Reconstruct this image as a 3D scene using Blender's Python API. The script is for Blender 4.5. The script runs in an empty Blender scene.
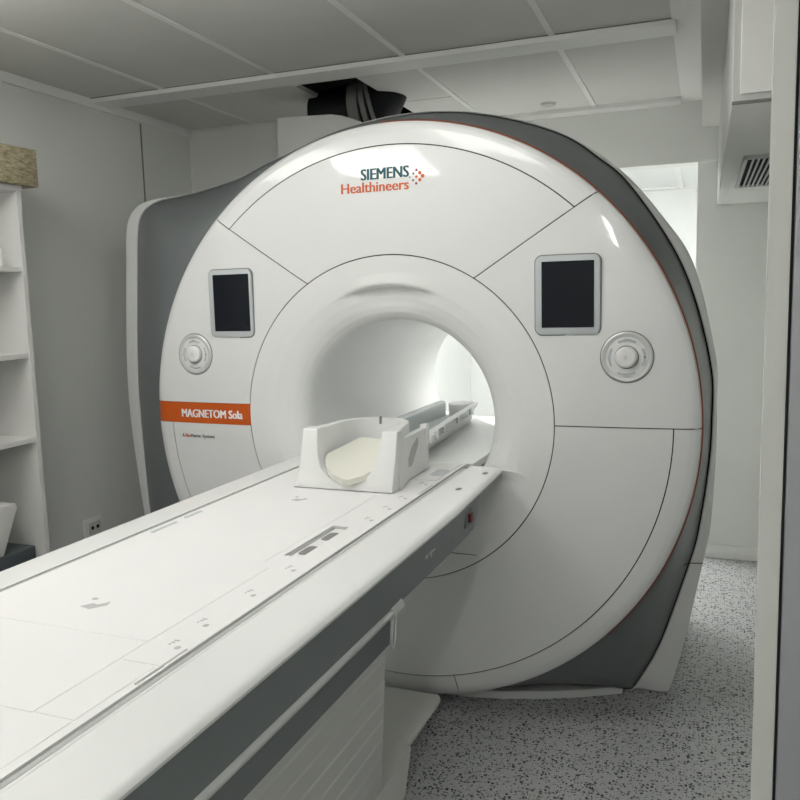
import bpy, bmesh, math, random
from mathutils import Vector, Matrix
random.seed(4)
S = bpy.context.scene
COL = S.collection
OZ = 1.06                       # height of the bore axis above the floor; shapes are written relative to the axis
TH = 0.0207                     # the room is turned a little against the scanner
PI = math.pi
sin, cos, hyp = math.sin, math.cos, math.hypot

# ------------------------------------------------------------------ materials
def mat(name, col, rough=0.5, metal=0.0, coat=0.0, spec=0.5, noise=0.0, nscale=6.0, emit=None, estr=0.0, bump=0.0, bscale=200.0, coat_rough=0.05):
    m = bpy.data.materials.new(name); m.use_nodes = True
    nt = m.node_tree; b = nt.nodes['Principled BSDF']
    b.inputs['Base Color'].default_value = (*col, 1)
    b.inputs['Roughness'].default_value = rough
    b.inputs['Metallic'].default_value = metal
    b.inputs['Coat Weight'].default_value = coat
    b.inputs['Coat Roughness'].default_value = coat_rough
    b.inputs['Specular IOR Level'].default_value = spec
    tc = nt.nodes.new('ShaderNodeTexCoord')
    n = nt.nodes.new('ShaderNodeTexNoise'); n.inputs['Scale'].default_value = nscale; n.inputs['Detail'].default_value = 3
    nt.links.new(tc.outputs['Object'], n.inputs['Vector'])
    r = nt.nodes.new('ShaderNodeValToRGB')
    k = noise if noise else 0.01
    r.color_ramp.elements[0].position = 0.3; r.color_ramp.elements[1].position = 0.7
    r.color_ramp.elements[0].color = (*[c * (1 - k) for c in col], 1)
    r.color_ramp.elements[1].color = (*[min(1, c * (1 + k)) for c in col], 1)
    nt.links.new(n.outputs['Fac'], r.inputs['Fac']); nt.links.new(r.outputs['Color'], b.inputs['Base Color'])
    if bump:
        n2 = nt.nodes.new('ShaderNodeTexNoise'); n2.inputs['Scale'].default_value = bscale
        nt.links.new(tc.outputs['Object'], n2.inputs['Vector'])
        bp = nt.nodes.new('ShaderNodeBump'); bp.inputs['Strength'].default_value = bump; bp.inputs['Distance'].default_value = 0.001
        nt.links.new(n2.outputs['Fac'], bp.inputs['Height']); nt.links.new(bp.outputs['Normal'], b.inputs['Normal'])
    if emit:
        b.inputs['Emission Color'].default_value = (*emit, 1); b.inputs['Emission Strength'].default_value = estr
    return m

def floor_mat():
    m = bpy.data.materials.new('speckled_vinyl'); m.use_nodes = True
    nt = m.node_tree; b = nt.nodes['Principled BSDF']; L = nt.links.new
    b.inputs['Roughness'].default_value = 0.42
    tc = nt.nodes.new('ShaderNodeTexCoord')
    base = nt.nodes.new('ShaderNodeRGB'); base.outputs[0].default_value = (0.50, 0.51, 0.515, 1)
    cur = base.outputs[0]
    for scale, thr, keep, colr, seed, warp in ((74, 0.36, 0.40, (0.008, 0.010, 0.013, 1), 0, 1.3), (100, 0.38, 0.36, (0.05, 0.055, 0.062, 1), 3, 1.0),
                                                (90, 0.38, 0.32, (0.58, 0.59, 0.58, 1), 7, 1.1), (150, 0.36, 0.22, (0.015, 0.017, 0.02, 1), 11, .8)):
        mp = nt.nodes.new('ShaderNodeMapping'); mp.inputs['Location'].default_value = (seed, seed * .7, 0)
        L(tc.outputs['Object'], mp.inputs['Vector'])
        nz = nt.nodes.new('ShaderNodeTexNoise'); nz.inputs['Scale'].default_value = scale * 1.6
        L(mp.outputs[0], nz.inputs['Vector'])
        ad = nt.nodes.new('ShaderNodeMixRGB'); ad.blend_type = 'LINEAR_LIGHT'; ad.inputs['Fac'].default_value = 0.006 * warp
        L(mp.outputs[0], ad.inputs['Color1']); L(nz.outputs['Color'], ad.inputs['Color2'])
        v = nt.nodes.new('ShaderNodeTexVoronoi'); v.inputs['Scale'].default_value = scale
        L(ad.outputs[0], v.inputs['Vector'])
        lt = nt.nodes.new('ShaderNodeMath'); lt.operation = 'LESS_THAN'; lt.inputs[1].default_value = thr
        L(v.outputs['Distance'], lt.inputs[0])
        sp = nt.nodes.new('ShaderNodeSeparateColor'); L(v.outputs['Color'], sp.inputs[0])
        k = nt.nodes.new('ShaderNodeMath'); k.operation = 'LESS_THAN'; k.inputs[1].default_value = keep
        L(sp.outputs[0], k.inputs[0])
        mu = nt.nodes.new('ShaderNodeMath'); mu.operation = 'MULTIPLY'; L(lt.outputs[0], mu.inputs[0]); L(k.outputs[0], mu.inputs[1])
        mx = nt.nodes.new('ShaderNodeMixRGB'); L(mu.outputs[0], mx.inputs['Fac']); L(cur, mx.inputs['Color1']); mx.inputs['Color2'].default_value = colr
        cur = mx.outputs[0]
    L(cur, b.inputs['Base Color'])
    return m

def basket_mat():
    m = bpy.data.materials.new('weathered_bark'); m.use_nodes = True
    nt = m.node_tree; b = nt.nodes['Principled BSDF']; L = nt.links.new
    b.inputs['Roughness'].default_value = 0.8
    tc = nt.nodes.new('ShaderNodeTexCoord'); mp = nt.nodes.new('ShaderNodeMapping'); mp.inputs['Scale'].default_value = (1, 1, 4)
    L(tc.outputs['Object'], mp.inputs['Vector'])
    n = nt.nodes.new('ShaderNodeTexNoise'); n.inputs['Scale'].default_value = 28; n.inputs['Detail'].default_value = 6; n.inputs['Roughness'].default_value = 0.7
    L(mp.outputs[0], n.inputs['Vector'])
    r = nt.nodes.new('ShaderNodeValToRGB')
    e = r.color_ramp.elements; e[0].position = .3; e[0].color = (0.10, 0.075, 0.04, 1); e[1].position = .62; e[1].color = (0.50, 0.45, 0.31, 1)
    x = r.color_ramp.elements.new(.45); x.color = (0.32, 0.28, 0.17, 1)
    L(n.outputs['Fac'], r.inputs['Fac']); L(r.outputs['Color'], b.inputs['Base Color'])
    bp = nt.nodes.new('ShaderNodeBump'); bp.inputs['Strength'].default_value = .6; bp.inputs['Distance'].default_value = .004
    L(n.outputs['Fac'], bp.inputs['Height']); L(bp.outputs['Normal'], b.inputs['Normal'])
    return m

M = {}
M['white'] = mat('glossy_white_cover', (0.73, 0.74, 0.735), 0.38, coat=0.8, noise=0.006, nscale=2)
M['white2'] = mat('satin_white_plastic', (0.75, 0.76, 0.75), 0.4, coat=0.15)
M['bore'] = mat('bore_liner', (0.78, 0.79, 0.775), 0.45)
M['grey'] = mat('graphite_cover', (0.135, 0.148, 0.152), 0.42, coat=0.1)
M['grey2'] = mat('table_side_grey', (0.17, 0.188, 0.195), 0.4, coat=0.1)
M['dark'] = mat('seam_shadow_gap', (0.02, 0.02, 0.02), 0.9)
M['accent'] = mat('copper_accent', (0.24, 0.055, 0.025), 0.35)
M['orange'] = mat('orange_band', (0.56, 0.092, 0.003), 0.4)
M['silver'] = mat('silver_ring', (0.60, 0.61, 0.61), 0.35, metal=0.2)
M['railgrey'] = mat('guide_rail_grey', (0.46, 0.465, 0.455), 0.4)
M['frame'] = mat('display_bezel', (0.50, 0.53, 0.545), 0.35)
M['screen'] = mat('black_glass', (0.006, 0.008, 0.013), 0.2, spec=0.25)
M['teal'] = mat('teal_lettering', (0.0, 0.085, 0.105), 0.5)
M['olet'] = mat('orange_lettering', (0.62, 0.12, 0.03), 0.5)
M['plum'] = mat('plum_dot', (0.22, 0.06, 0.08), 0.5)
M['wlet'] = mat('white_lettering', (0.85, 0.85, 0.85), 0.5)
M['glet'] = mat('grey_lettering', (0.13, 0.13, 0.14), 0.5)
M['mark'] = mat('light_grey_print', (0.47, 0.47, 0.465), 0.5)
M['wall'] = mat('painted_wall', (0.77, 0.785, 0.755), 0.6, noise=0.01, nscale=3, bump=0.15)
M['wall2'] = mat('painted_partition', (0.74, 0.75, 0.725), 0.6, noise=0.01, nscale=3)
M['ceil'] = mat('ceiling_tile', (0.70, 0.70, 0.67), 0.8, noise=0.01, bump=0.1)
M['rail'] = mat('ceiling_profile', (0.86, 0.86, 0.84), 0.5)
M['bright'] = mat('bright_wall', (0.82, 0.84, 0.83), 0.6)
M['shelf'] = mat('white_laminate', (0.66, 0.66, 0.64), 0.45)
M['pad'] = mat('cream_cushion', (0.72, 0.72, 0.645), 0.55)
M['mattress'] = mat('mattress_white', (0.79, 0.785, 0.78), 0.5)
M['clear'] = mat('grey_translucent_plastic', (0.62, 0.66, 0.67), 0.25)
M['black'] = mat('black_rubber', (0.005, 0.006, 0.008), 0.5, spec=0.25)
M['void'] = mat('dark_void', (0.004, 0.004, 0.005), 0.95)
M['strap'] = mat('grey_band', (0.20, 0.20, 0.19), 0.55)
M['steel'] = mat('brushed_aluminium', (0.42, 0.43, 0.46), 0.42, metal=0.35, noise=0.05, nscale=1.5)
M['jamb'] = mat('jamb_white', (0.66, 0.665, 0.64), 0.4)
M['red'] = mat('red_button', (0.10, 0.006, 0.010), 0.4)
M['bin'] = mat('dark_grey_plastic', (0.075, 0.09, 0.10), 0.5)
M['duct'] = mat('duct_panel', (0.62, 0.63, 0.61), 0.5)
M['skirt'] = mat('skirt_white', (0.66, 0.665, 0.64), 0.45)
M['lamp'] = mat('lamp_diffuser', (0.9, 0.9, 0.9), 0.5, emit=(1.0, 0.98, 0.92), estr=1.0)
M['floor'] = floor_mat()
M['bark'] = basket_mat()

# ------------------------------------------------------------------ helpers
def box(bm, x0, x1, y0, y1, z0, z1, bev=0.0, seg=2):
    vs = [bm.verts.new((x, y, z)) for x in (x0, x1) for y in (y0, y1) for z in (z0, z1)]
    fs = [(0, 1, 3, 2), (4, 6, 7, 5), (0, 4, 5, 1), (2, 3, 7, 6), (0, 2, 6, 4), (1, 5, 7, 3)]
    F = [bm.faces.new([vs[i] for i in f]) for f in fs]
    if bev:
        es = list({e for f in F for e in f.edges})
        bmesh.ops.bevel(bm, geom=es, offset=bev, segments=seg, affect='EDGES', profile=0.5)
    return vs

def prism(bm, pts, axis, a, b, bev=0.0, seg=2):
    """closed outline extruded from a to b along axis; pts are the other two coordinates in xyz order"""
    def P(p, h):
        if axis == 0: return (h, p[0], p[1])
        if axis == 1: return (p[0], h, p[1])
        return (p[0], p[1], h)
    A_ = [bm.verts.new(P(p, a)) for p in pts]; B_ = [bm.verts.new(P(p, b)) for p in pts]
    n = len(pts)
    F = [bm.faces.new(A_), bm.faces.new(B_[::-1])]
    for i in range(n): F.append(bm.faces.new((A_[i], B_[i], B_[(i + 1) % n], A_[(i + 1) % n])))
    bmesh.ops.recalc_face_normals(bm, faces=F)
    if bev:
        es = list({e for f in F[:2] for e in f.edges})
        bmesh.ops.bevel(bm, geom=es, offset=bev, segments=seg, affect='EDGES', profile=0.5)

def rrect(cx, cz, w, h, r, n=5):
    out = []
    for k, (sx, sz) in enumerate(((1, 1), (-1, 1), (-1, -1), (1, -1))):
        for i in range(n + 1):
            a = k * PI / 2 + i * PI / 2 / n
            out.append((cx + sx * (w / 2 - r) + r * cos(a), cz + sz * (h / 2 - r) + r * sin(a)))
    return out

def tube(bm, path, r, n=12, cap=True):
    path = [Vector(p) for p in path]; rings = []; up = Vector((0, 0, 1))
    prev = None
    for i, p in enumerate(path):
        t = (path[min(i + 1, len(path) - 1)] - path[max(i - 1, 0)]).normalized()
        if prev is None:
            u = t.cross(up)
            if u.length < 1e-3: u = t.cross(Vector((0, 1, 0)))
            u.normalize()
        else:
            u = (prev - t * prev.dot(t)).normalized()
        prev = u; w = t.cross(u)
        rr = r[i] if isinstance(r, (list, tuple)) else r
        rings.append([bm.verts.new(p + (u * cos(2 * PI * k / n) + w * sin(2 * PI * k / n)) * rr) for k in range(n)])
    for a, b in zip(rings, rings[1:]):
        for k in range(n): bm.faces.new((a[k], a[(k + 1) % n], b[(k + 1) % n], b[k]))
    if cap:
        bm.faces.new(rings[0][::-1]); bm.faces.new(rings[-1])

def disc_y(bm, cx, cz, prof, n=48):
    """lathe around an axis parallel to Y through (cx, cz); prof = [(r, y)...]; ends closed when r is 0"""
    rings = []
    for r, y in prof:
        if r < 1e-6: rings.append([bm.verts.new((cx, y, cz))])
        else: rings.append([bm.verts.new((cx + r * cos(2 * PI * k / n), y, cz + r * sin(2 * PI * k / n))) for k in range(n)])
    for a, b in zip(rings, rings[1:]):
        for k in range(n):
            k2 = (k + 1) % n
            if len(a) == 1 and len(b) == 1: continue
            if len(a) == 1: bm.faces.new((a[0], b[k2], b[k]))
            elif len(b) == 1: bm.faces.new((a[k], a[k2], b[0]))
            else: bm.faces.new((a[k], a[k2], b[k2], b[k]))

def obj(name, bm, m, parent=None, room=False, smooth=None, solid=0.0, sub=0):
    bmesh.ops.remove_doubles(bm, verts=bm.verts, dist=1e-5)
    bmesh.ops.recalc_face_normals(bm, faces=bm.faces)
    if room: bmesh.ops.transform(bm, matrix=Matrix.Rotation(TH, 4, 'Z'), verts=bm.verts)
    bmesh.ops.translate(bm, vec=(0, 0, OZ), verts=bm.verts)
    if parent is not None:
        org = Vector(parent['_o'])
    else:
        xs = [v.co.x for v in bm.verts]; ys = [v.co.y for v in bm.verts]; zs = [v.co.z for v in bm.verts]
        org = Vector(((min(xs) + max(xs)) / 2, (min(ys) + max(ys)) / 2, min(zs)))
    bmesh.ops.translate(bm, vec=-org, verts=bm.verts)
    me = bpy.data.meshes.new(name); bm.to_mesh(me); bm.free()
    o = bpy.data.objects.new(name, me); COL.objects.link(o)
    me.materials.append(M[m])
    if parent is not None: o.parent = parent
    else: o.location = org
    o['_o'] = tuple(org)
    if smooth is not None:
        for p in me.polygons: p.use_smooth = True
        e = me.edges
        bm2 = bmesh.new(); bm2.from_mesh(me)
        for ed in bm2.edges:
            if len(ed.link_faces) == 2 and ed.calc_face_angle(0) > math.radians(smooth): ed.smooth = False
        bm2.to_mesh(me); bm2.free()
    if solid:
        md = o.modifiers.new('thick', 'SOLIDIFY'); md.thickness = solid; md.offset = -1
    if sub:
        md = o.modifiers.new('sub', 'SUBSURF'); md.levels = sub; md.render_levels = sub
    return o

def thing(name, label, cat, loc, room=False, group=None):
    o = bpy.data.objects.new(name, None); COL.objects.link(o)
    v = Vector((loc[0], loc[1], loc[2]))
    if room: v = Matrix.Rotation(TH, 4, 'Z') @ v
    v.z += OZ
    o.location = v; o['_o'] = tuple(v); o['label'] = label; o['category'] = cat
    o.empty_display_size = 0.1
    if group: o['group'] = group
    return o

def tag(o, label, cat, group=None):
    o['label'] = label; o['category'] = cat
    if group: o['group'] = group
    return o

def struct(name, bm, m, parent=None, room=True, smooth=None):
    o = obj(name, bm, m, parent, room, smooth); 
    if parent is None: o['kind'] = 'structure'
    return o

def B(): return bmesh.new()

def text_bm(txt, x0, x1, z0, h, y, depth=0.0015, bold=0.0, shear=0.0, mapf=None, xh=None):
    """lettering standing in the XZ plane facing -Y, stretched to x0..x1, capitals of height h, baseline at z0"""
    cu = bpy.data.curves.new('t', 'FONT'); cu.body = txt; cu.extrude = 0.02;  cu.size = 1; cu.shear = shear; cu.resolution_u = 3
    o = bpy.data.objects.new('t', cu); COL.objects.link(o)
    dg = bpy.context.evaluated_depsgraph_get()
    me = bpy.data.meshes.new_from_object(o.evaluated_get(dg))
    bm = bmesh.new(); bm.from_mesh(me)
    xs = [v.co.x for v in bm.verts]; w = max(xs) - min(xs); mx = min(xs)
    cap = 0.69
    if bold:
        src = bm.copy(); bmesh.ops.translate(src, vec=(bold, 0, 0.001), verts=src.verts)
        tmp = bpy.data.meshes.new('tmp'); src.to_mesh(tmp); bm.from_mesh(tmp); src.free(); bpy.data.meshes.remove(tmp)
        w += bold
    for v in bm.verts:
        X = x0 + (v.co.x - mx) / w * (x1 - x0); Z = z0 + v.co.y / cap * h
        Y = y - depth * (0.5 + v.co.z / 0.04)
        v.co = (X, Y, Z) if mapf is None else mapf(X, Y, Z)
    bpy.data.objects.remove(o); bpy.data.curves.remove(cu); bpy.data.meshes.remove(me)
    return bm

# ================================================================== ROOM (all in room frame)
CE = 1.42; FL = -1.06
WX = -1.79
bm = B(); box(bm, -2.3, 2.2, -4.4, 6.2, FL - 0.1, FL); struct('floor', bm, 'floor')
# ceiling tiles: one sheet with the opening for the hose, built from slabs
bm = B()
def slab(x0, x1, y0, y1): box(bm, x0, x1, y0, y1, CE, CE + 0.02)
HX0, HX1, HY0, HY1 = -0.79, -0.475, 0.90, 1.95
slab(-2.3, HX0, -4.4, 2.3); slab(HX1, 2.2, -4.4, 2.3); slab(HX0, HX1, -4.4, HY0); slab(HX0, HX1, HY1, 2.3)
struct('ceiling', bm, 'ceil')
# void above the opening
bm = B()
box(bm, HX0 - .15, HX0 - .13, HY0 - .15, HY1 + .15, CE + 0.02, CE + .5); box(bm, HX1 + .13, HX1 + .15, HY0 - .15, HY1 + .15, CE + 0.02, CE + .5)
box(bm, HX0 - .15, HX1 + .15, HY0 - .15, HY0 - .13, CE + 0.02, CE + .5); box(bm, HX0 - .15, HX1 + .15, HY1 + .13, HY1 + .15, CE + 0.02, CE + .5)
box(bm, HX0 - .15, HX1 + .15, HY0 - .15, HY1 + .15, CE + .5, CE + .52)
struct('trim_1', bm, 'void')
# ceiling profiles
n = 2
def trim(*boxes, m='rail'):
    global n
    b = B()
    for a in boxes: box(b, *a)
    struct('trim_%d' % n, b, m); n += 1
GX = (-1.36, -0.775, -0.165, 0.45)
for gx in GX:
    for ya, yb in ((-4.2, 0.672), (0.81, HY0 if gx == -.775 else 2.03)):
        trim((gx - .012, gx + .012, ya, yb, CE - .004, CE + .004))
# seam line of each profile (narrow reveal) is the darker tile edge beside the beam
trim((WX, 0.905, 0.672, 0.81, CE - .022, CE + .004))                       # wide cross beam
trim((WX, 0.905, 0.666, 0.671, CE - .003, CE + .002), m='strap')
trim((0.89, 0.995, -4.2, 2.10, CE - .008, CE + .004))                      # strip along the soffit
trim((-0.2, 0.89, 1.97, 2.10, CE - .02, CE + .004))
trim((HX1, -0.165, 1.425, 1.44, CE - .003, CE + .004))
trim((WX, WX + .02, -4.2, 1.50, CE - .042, CE))                            # cornice, left wall
# lowered soffit on the right
trim((0.995, 1.5, -4.2, 2.10, CE - .145, CE), m='ceil')
bm = B(); box(bm, WX - .1, WX, -4.2, 1.6, FL, CE); struct('wall_left', bm, 'wall')
trim((WX, WX + .002, 1.057, 1.067, .55, CE - .045), m='strap')              # open joint between wall panels
bm = B(); box(bm, WX - .1, -0.86, 1.50, 1.60, FL, CE); box(bm, -0.96, -0.86, 1.6, 2.1, FL, CE)
struct('wall_back_left', bm, 'wall2')
trim((-1.199, -1.195, 1.497, 1.50, FL, CE), m='dark')
# back wall with opening
OX0, OX1, OZ1 = -0.85, 0.977, 1.10
bm = B(); box(bm, -0.96, OX0, 2.10, 2.22, FL, CE); box(bm, OX1, 1.6, 2.10, 2.22, FL, CE)
struct('wall_back', bm, 'wall')
bm = B(); box(bm, OX0, 1.076, 2.075, 2.20, OZ1, CE)
struct('trim_90', bm, 'wall')                                              # fascia over the opening
trim((0.99, 1.076, 2.06, 2.10, OZ1 - .006, OZ1 + .006), m='rail')
bm = B(); box(bm, OX1, 1.5, 2.085, 2.10, FL, FL + .075, .003); box(bm, OX1, 1.5, 2.08, 2.10, FL + .0, FL + .03, .003)
struct('baseboard_back', bm, 'rail')
bm = B(); box(bm, 1.5, 1.6, -4.2, 2.1, FL, CE); struct('wall_right', bm, 'wall')
bm = B(); box(bm, -1.9, 1.6, -4.3, -4.2, FL, CE); struct('wall_front', bm, 'wall')
# bright room beyond the opening
bm = B(); box(bm, -1.2, 2.1, 5.0, 5.1, FL, 1.4); box(bm, -1.2, -1.1, 2.2, 5.0, FL, 1.4); box(bm, 2.0, 2.1, 2.2, 5.0, FL, 1.4)
struct('wall_beyond', bm, 'bright')
bm = B(); box(bm, -1.2, 2.1, 2.2, 5.0, 1.31, 1.33); struct('ceiling_beyond', bm, 'bright')
trim((-1.1, 2.0, 4.86, 4.9, 1.296, 1.312)); trim((.80, .84, 2.2, 4.9, 1.30, 1.312))
# door jamb and steel shield door beside the camera
bm = B(); box(bm, 1.0875, 1.1115, -1.6, -1.592, FL, CE, .001); struct('trim_91', bm, 'jamb')
bm = B(); box(bm, 1.1095, 1.115, -1.594, -1.50, FL, CE); struct('trim_92', bm, 'dark')
bm = B(); box(bm, 1.115, 1.5, -1.604, -1.45, FL, CE, .001); struct('door_1', bm, 'steel')

# ================================================================== SCANNER
sc = thing('mri_scanner', 'large white round-faced scanner with central bore, graphite flanks and orange nameplate band', 'medical scanner', (0, 0.6, FL))
R0, R1, R2, R3 = 0.35, 0.5735, 0.9405, 1.022
FACE = [(0.3495, 0.13), (0.350, 0.10), (0.353, 0.08), (0.362, 0.061), (0.378, 0.044), (0.40, 0.03), (0.43, 0.0165), (0.47, 0.007), (0.52, 0.002), (0.5735, 0.0),
        (0.65, 0.0008), (0.75, 0.004), (0.85, 0.009), (0.9405, 0.0155), (0.965, 0.0185), (0.99, 0.0225), (1.008, 0.029), (1.018, 0.038), (1.022, 0.055)]
def face_y(r):
    if r <= FACE[0][0]: return FACE[0][1]
    for (a, ya), (b, yb) in zip(FACE, FACE[1:]):
        if r <= b: return ya + (yb - ya) * (r - a) / (b - a)
    return FACE[-1][1]
def fy(x, z): return face_y(hyp(x, z))
def patch(bm, ra, rb, a0, a1, nr=14, na=60, edge=0.008, g=0.0019, closed=False):
    """sheet on the face between two radii and two angle functions, with its edges folded back to leave a seam"""
    f0 = a0 if callable(a0) else (lambda r: a0); f1 = a1 if callable(a1) else (lambda r: a1)
    rs = [ra + (rb - ra) * i / nr for i in range(nr + 1)]
    for (r, y) in FACE:
        if ra < r < rb: rs.append(r)
    rs = sorted(set(round(r, 5) for r in rs))
    grid = []
    for r in rs:
        row = []
        A0, A1 = f0(r), f1(r)
        if not closed: A0 += g / r; A1 -= g / r
        rr = min(max(r, ra + (g if ra > R0 + .01 else 0)), rb - (g if rb < R3 - .001 else 0))
        for k in range(na + 1):
            a = A0 + (A1 - A0) * k / na
            row.append(bm.verts.new((rr * cos(a), YF(rr, a), rr * sin(a))))
        grid.append(row)
    for i in range(len(rs) - 1):
        for k in range(na): bm.faces.new((grid[i][k], grid[i][k + 1], grid[i + 1][k + 1], grid[i + 1][k]))
    def fold(line):
        b = [bm.verts.new((v.co.x, v.co.y + edge, v.co.z)) for v in line]
        for i in range(len(line) - 1): bm.faces.new((line[i], line[i + 1], b[i + 1], b[i]))
    if ra > R0 + .01: fold(grid[0])
    if rb < R3 - .001: fold(grid[-1])
    if not closed:
        fold([r[0] for r in grid]); fold([r[-1] for r in grid])
def sstep(a, b, x):
    t = max(0, min(1, (x - a) / (b - a))); return t * t * (3 - 2 * t)
def YF(r, a):
    y = face_y(r)
    # brow above the bore: the flat face runs further in and drops with a crisp fold
    d = abs((a - PI / 2 + PI) % (2 * PI) - PI)
    w = 1 - sstep(0.10, 0.44, d)
    if w > 0 and r < 0.52:
        y += w * 0.022 * (1 - sstep(0.462, 0.468, r)) * sstep(0.355, 0.45, r)
        y -= w * 0.008 * sstep(0.468, 0.472, r) * (1 - sstep(0.472, 0.52, r))
    return y
def seamR(r):
    lo, hi = -0.2, 2.5
    for _ in range(40):
        t = (lo + hi) / 2
        if hyp(.31 + t * .324, .484 + t * .21) < r: lo = t
        else: hi = t
    return math.atan2(.484 + t * .21, .31 + t * .324)
def seamL(r): return PI - seamR(r)
bm = B(); patch(bm, R1, R2, seamR, seamL, 10, 70); obj('top_panel', bm, 'white', sc, smooth=30)
bm = B(); patch(bm, R2, R3, seamR, seamL, 8, 90); obj('rim_panel', bm, 'white', sc, smooth=30)
bm = B(); patch(bm, R1, R3, lambda r: 0.0, seamR, 20, 60); obj('side_panel', bm, 'white', sc, smooth=30)
bm = B(); patch(bm, R1, R3, seamL, lambda r: PI - math.asin(.043 / r), 20, 60); obj('side_panel', bm, 'white', sc, smooth=30)
aB = math.atan2(-.97, .222)
LL = lambda r: PI + math.asin(.036 / r)
bm = B(); patch(bm, R1, R2, lambda r: LL(r) - 2 * PI, lambda r: 0.0, 10, 120); obj('lower_panel', bm, 'white', sc, smooth=30)
bm = B(); patch(bm, R2, R3, lambda r: aB, lambda r: 0.0, 8, 70); obj('rim_panel', bm, 'white', sc, smooth=30)
bm = B(); patch(bm, R2, R3, lambda r: -PI - aB, lambda r: aB, 8, 40); obj('rim_panel', bm, 'white', sc, smooth=30)
bm = B(); patch(bm, R2, R3, lambda r: LL(r) - 2 * PI, lambda r: -PI - aB, 8, 70); obj('rim_panel', bm, 'white', sc, smooth=30)
# nameplate band
bm = B(); patch(bm, R1, R3 - .0012, lambda r: PI - math.asin(.042 / r), lambda r: PI + math.asin(.035 / r), 16, 6, g=-.002)
bmesh.ops.translate(bm, vec=(0, .0015, 0), verts=bm.verts)
band = obj('nameplate_band', bm, 'orange', sc, smooth=40); band['label'] = 'orange band with white lettering'
def onface(X, Y, Z): return (X, Y + fy(X, Z), Z)
obj('lettering', text_bm('MAGNETOM Sola', -.893, -.607, -.0145, .031, .0008, bold=.08, mapf=onface), 'wlet', band)
for w_, xa, xb, m_ in (('A', -.895, -.886, 'glet'), ('Bio', -.879, -.856, 'olet'), ('Matrix', -.854, -.806, 'glet'), ('System', -.797, -.741, 'glet')):
    obj('lettering', text_bm(w_, xa, xb, -.094, .0135, 0, bold=.03, mapf=onface), m_, sc)
# bore ring
bm = B(); patch(bm, R0, R1, 0, 2 * PI, 30, 240, closed=True); obj('bore_ring', bm, 'white2', sc, smooth=50)
bm = B(); box(bm, 0.10, .325, -.0022, .006, -.461, -.459); bmesh.ops.translate(bm, vec=(0, .003, 0), verts=bm.verts); obj('ring_joint', bm, 'dark', sc)
# dark backing seen in the seams
bm = B()
pr = [(r, face_y(r) + .0045) for r in (.56, .65, .75, .85, .94, .965, .988, 1.0)] + [(1.0, .10), (.56, .10), (.56, .0045)]
disc_y(bm, 0, 0, pr, 120); obj('chassis', bm, 'dark', sc, smooth=30)
# bore tube
bm = B()
NB = 96
pts = [(.3495, .10), (.3495, .4), (.3495, .8), (.3495, 1.2), (.3495, 1.46), (.36, 1.50), (.385, 1.53), (.43, 1.55), (.43, 1.56), (.375, 1.55), (.375, .10), (.3495, .10)]
disc_y(bm, 0, 0, pts, NB); obj('bore_tube', bm, 'bore', sc, smooth=30)

# outer contours, walked anticlockwise from the lower right
def catmull(P, n=8, closed=False):
    out = []
    for i in range(len(P) - 1):
        p0 = P[max(i - 1, 0)]; p1 = P[i]; p2 = P[i + 1]; p3 = P[min(i + 2, len(P) - 1)]
        for k in range(n):
            t = k / n
            out.append(tuple(0.5 * (2 * p1[j] + (p2[j] - p0[j]) * t + (2 * p0[j] - 5 * p1[j] + 4 * p2[j] - p3[j]) * t * t + (3 * p1[j] - p0[j] - 3 * p2[j] + p3[j]) * t ** 3) for j in (0, 1)))
    out.append(P[-1]); return out
cin = catmull([(.785, -1.054), (.88, -.864), (.98, -.539), (1.008, -.418), (1.035, -.20), (1.044, -.03), (1.034, .183), (.94, .507), (.77, .782), (.656, .893), (.524, .985), (.305, 1.066), (.10, 1.105), (-.10, 1.111), (-.28, 1.09),
               (-.46, 1.045), (-.58, 1.01), (-.68, .98), (-.808, .935), (-.958, .902), (-1.10, .882), (-1.21, .871), (-1.28, .85), (-1.325, .81), (-1.345, .75), (-1.362, .58), (-1.394, .172), (-1.397, -.1), (-1.38, -.52), (-1.35, -.80), (-1.29, -1.054)], 8)
cout = catmull([(.917, -1.056), (.938, -.985), (.972, -.845), (1.027, -.55), (1.05, -.411), (1.062, -.178), (1.063, .062), (1.054, .203), (.981, .505), (.88, .674), (.725, .856), (.517, 1.003), (.30, 1.080), (.10, 1.118), (-.10, 1.124), (-.28, 1.103),
                (-.46, 1.057), (-.58, 1.022), (-.68, .992), (-.808, .947), (-.958, .914), (-1.10, .896), (-1.24, .890), (-1.34, .872), (-1.40, .83), (-1.43, .76), (-1.447, .584), (-1.478, .172), (-1.478, -.1), (-1.443, -.486), (-1.40, -.80), (-1.34, -1.056)], 8)
def rad_at(C_, a):
    """distance to a closed star-shaped outline in direction a"""
    dx, dz = cos(a), sin(a); best = None; N = len(C_)
    for i in range(N):
        p, q = C_[i], C_[(i + 1) % N]
        ex, ez = q[0] - p[0], q[1] - p[1]; den = dx * ez - dz * ex
        if abs(den) < 1e-12: continue
        t = (p[0] * ez - p[1] * ex) / den; u = (p[0] * dz - p[1] * dx) / den
        if t > 0 and -1e-9 <= u <= 1 + 1e-9 and (best is None or t > best): best = t
    return best
NA = 420
ANG = [2 * PI * k / NA for k in range(NA)]
rin = [rad_at(cin, a) for a in ANG]; rout = [rad_at(cout, a) for a in ANG]
def loopsheet(bm, rows):
    """rows = list of functions i -> (r, y, angle offset)"""
    rings = []
    for f in rows:
        ring = []
        for i, a in enumerate(ANG):
            r, y = f(i); ring.append(bm.verts.new((r * cos(a), y, r * sin(a))))
        rings.append(ring)
    for a, b in zip(rings, rings[1:]):
        for k in range(NA): bm.faces.new((a[k], a[(k + 1) % NA], b[(k + 1) % NA], b[k]))
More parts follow.
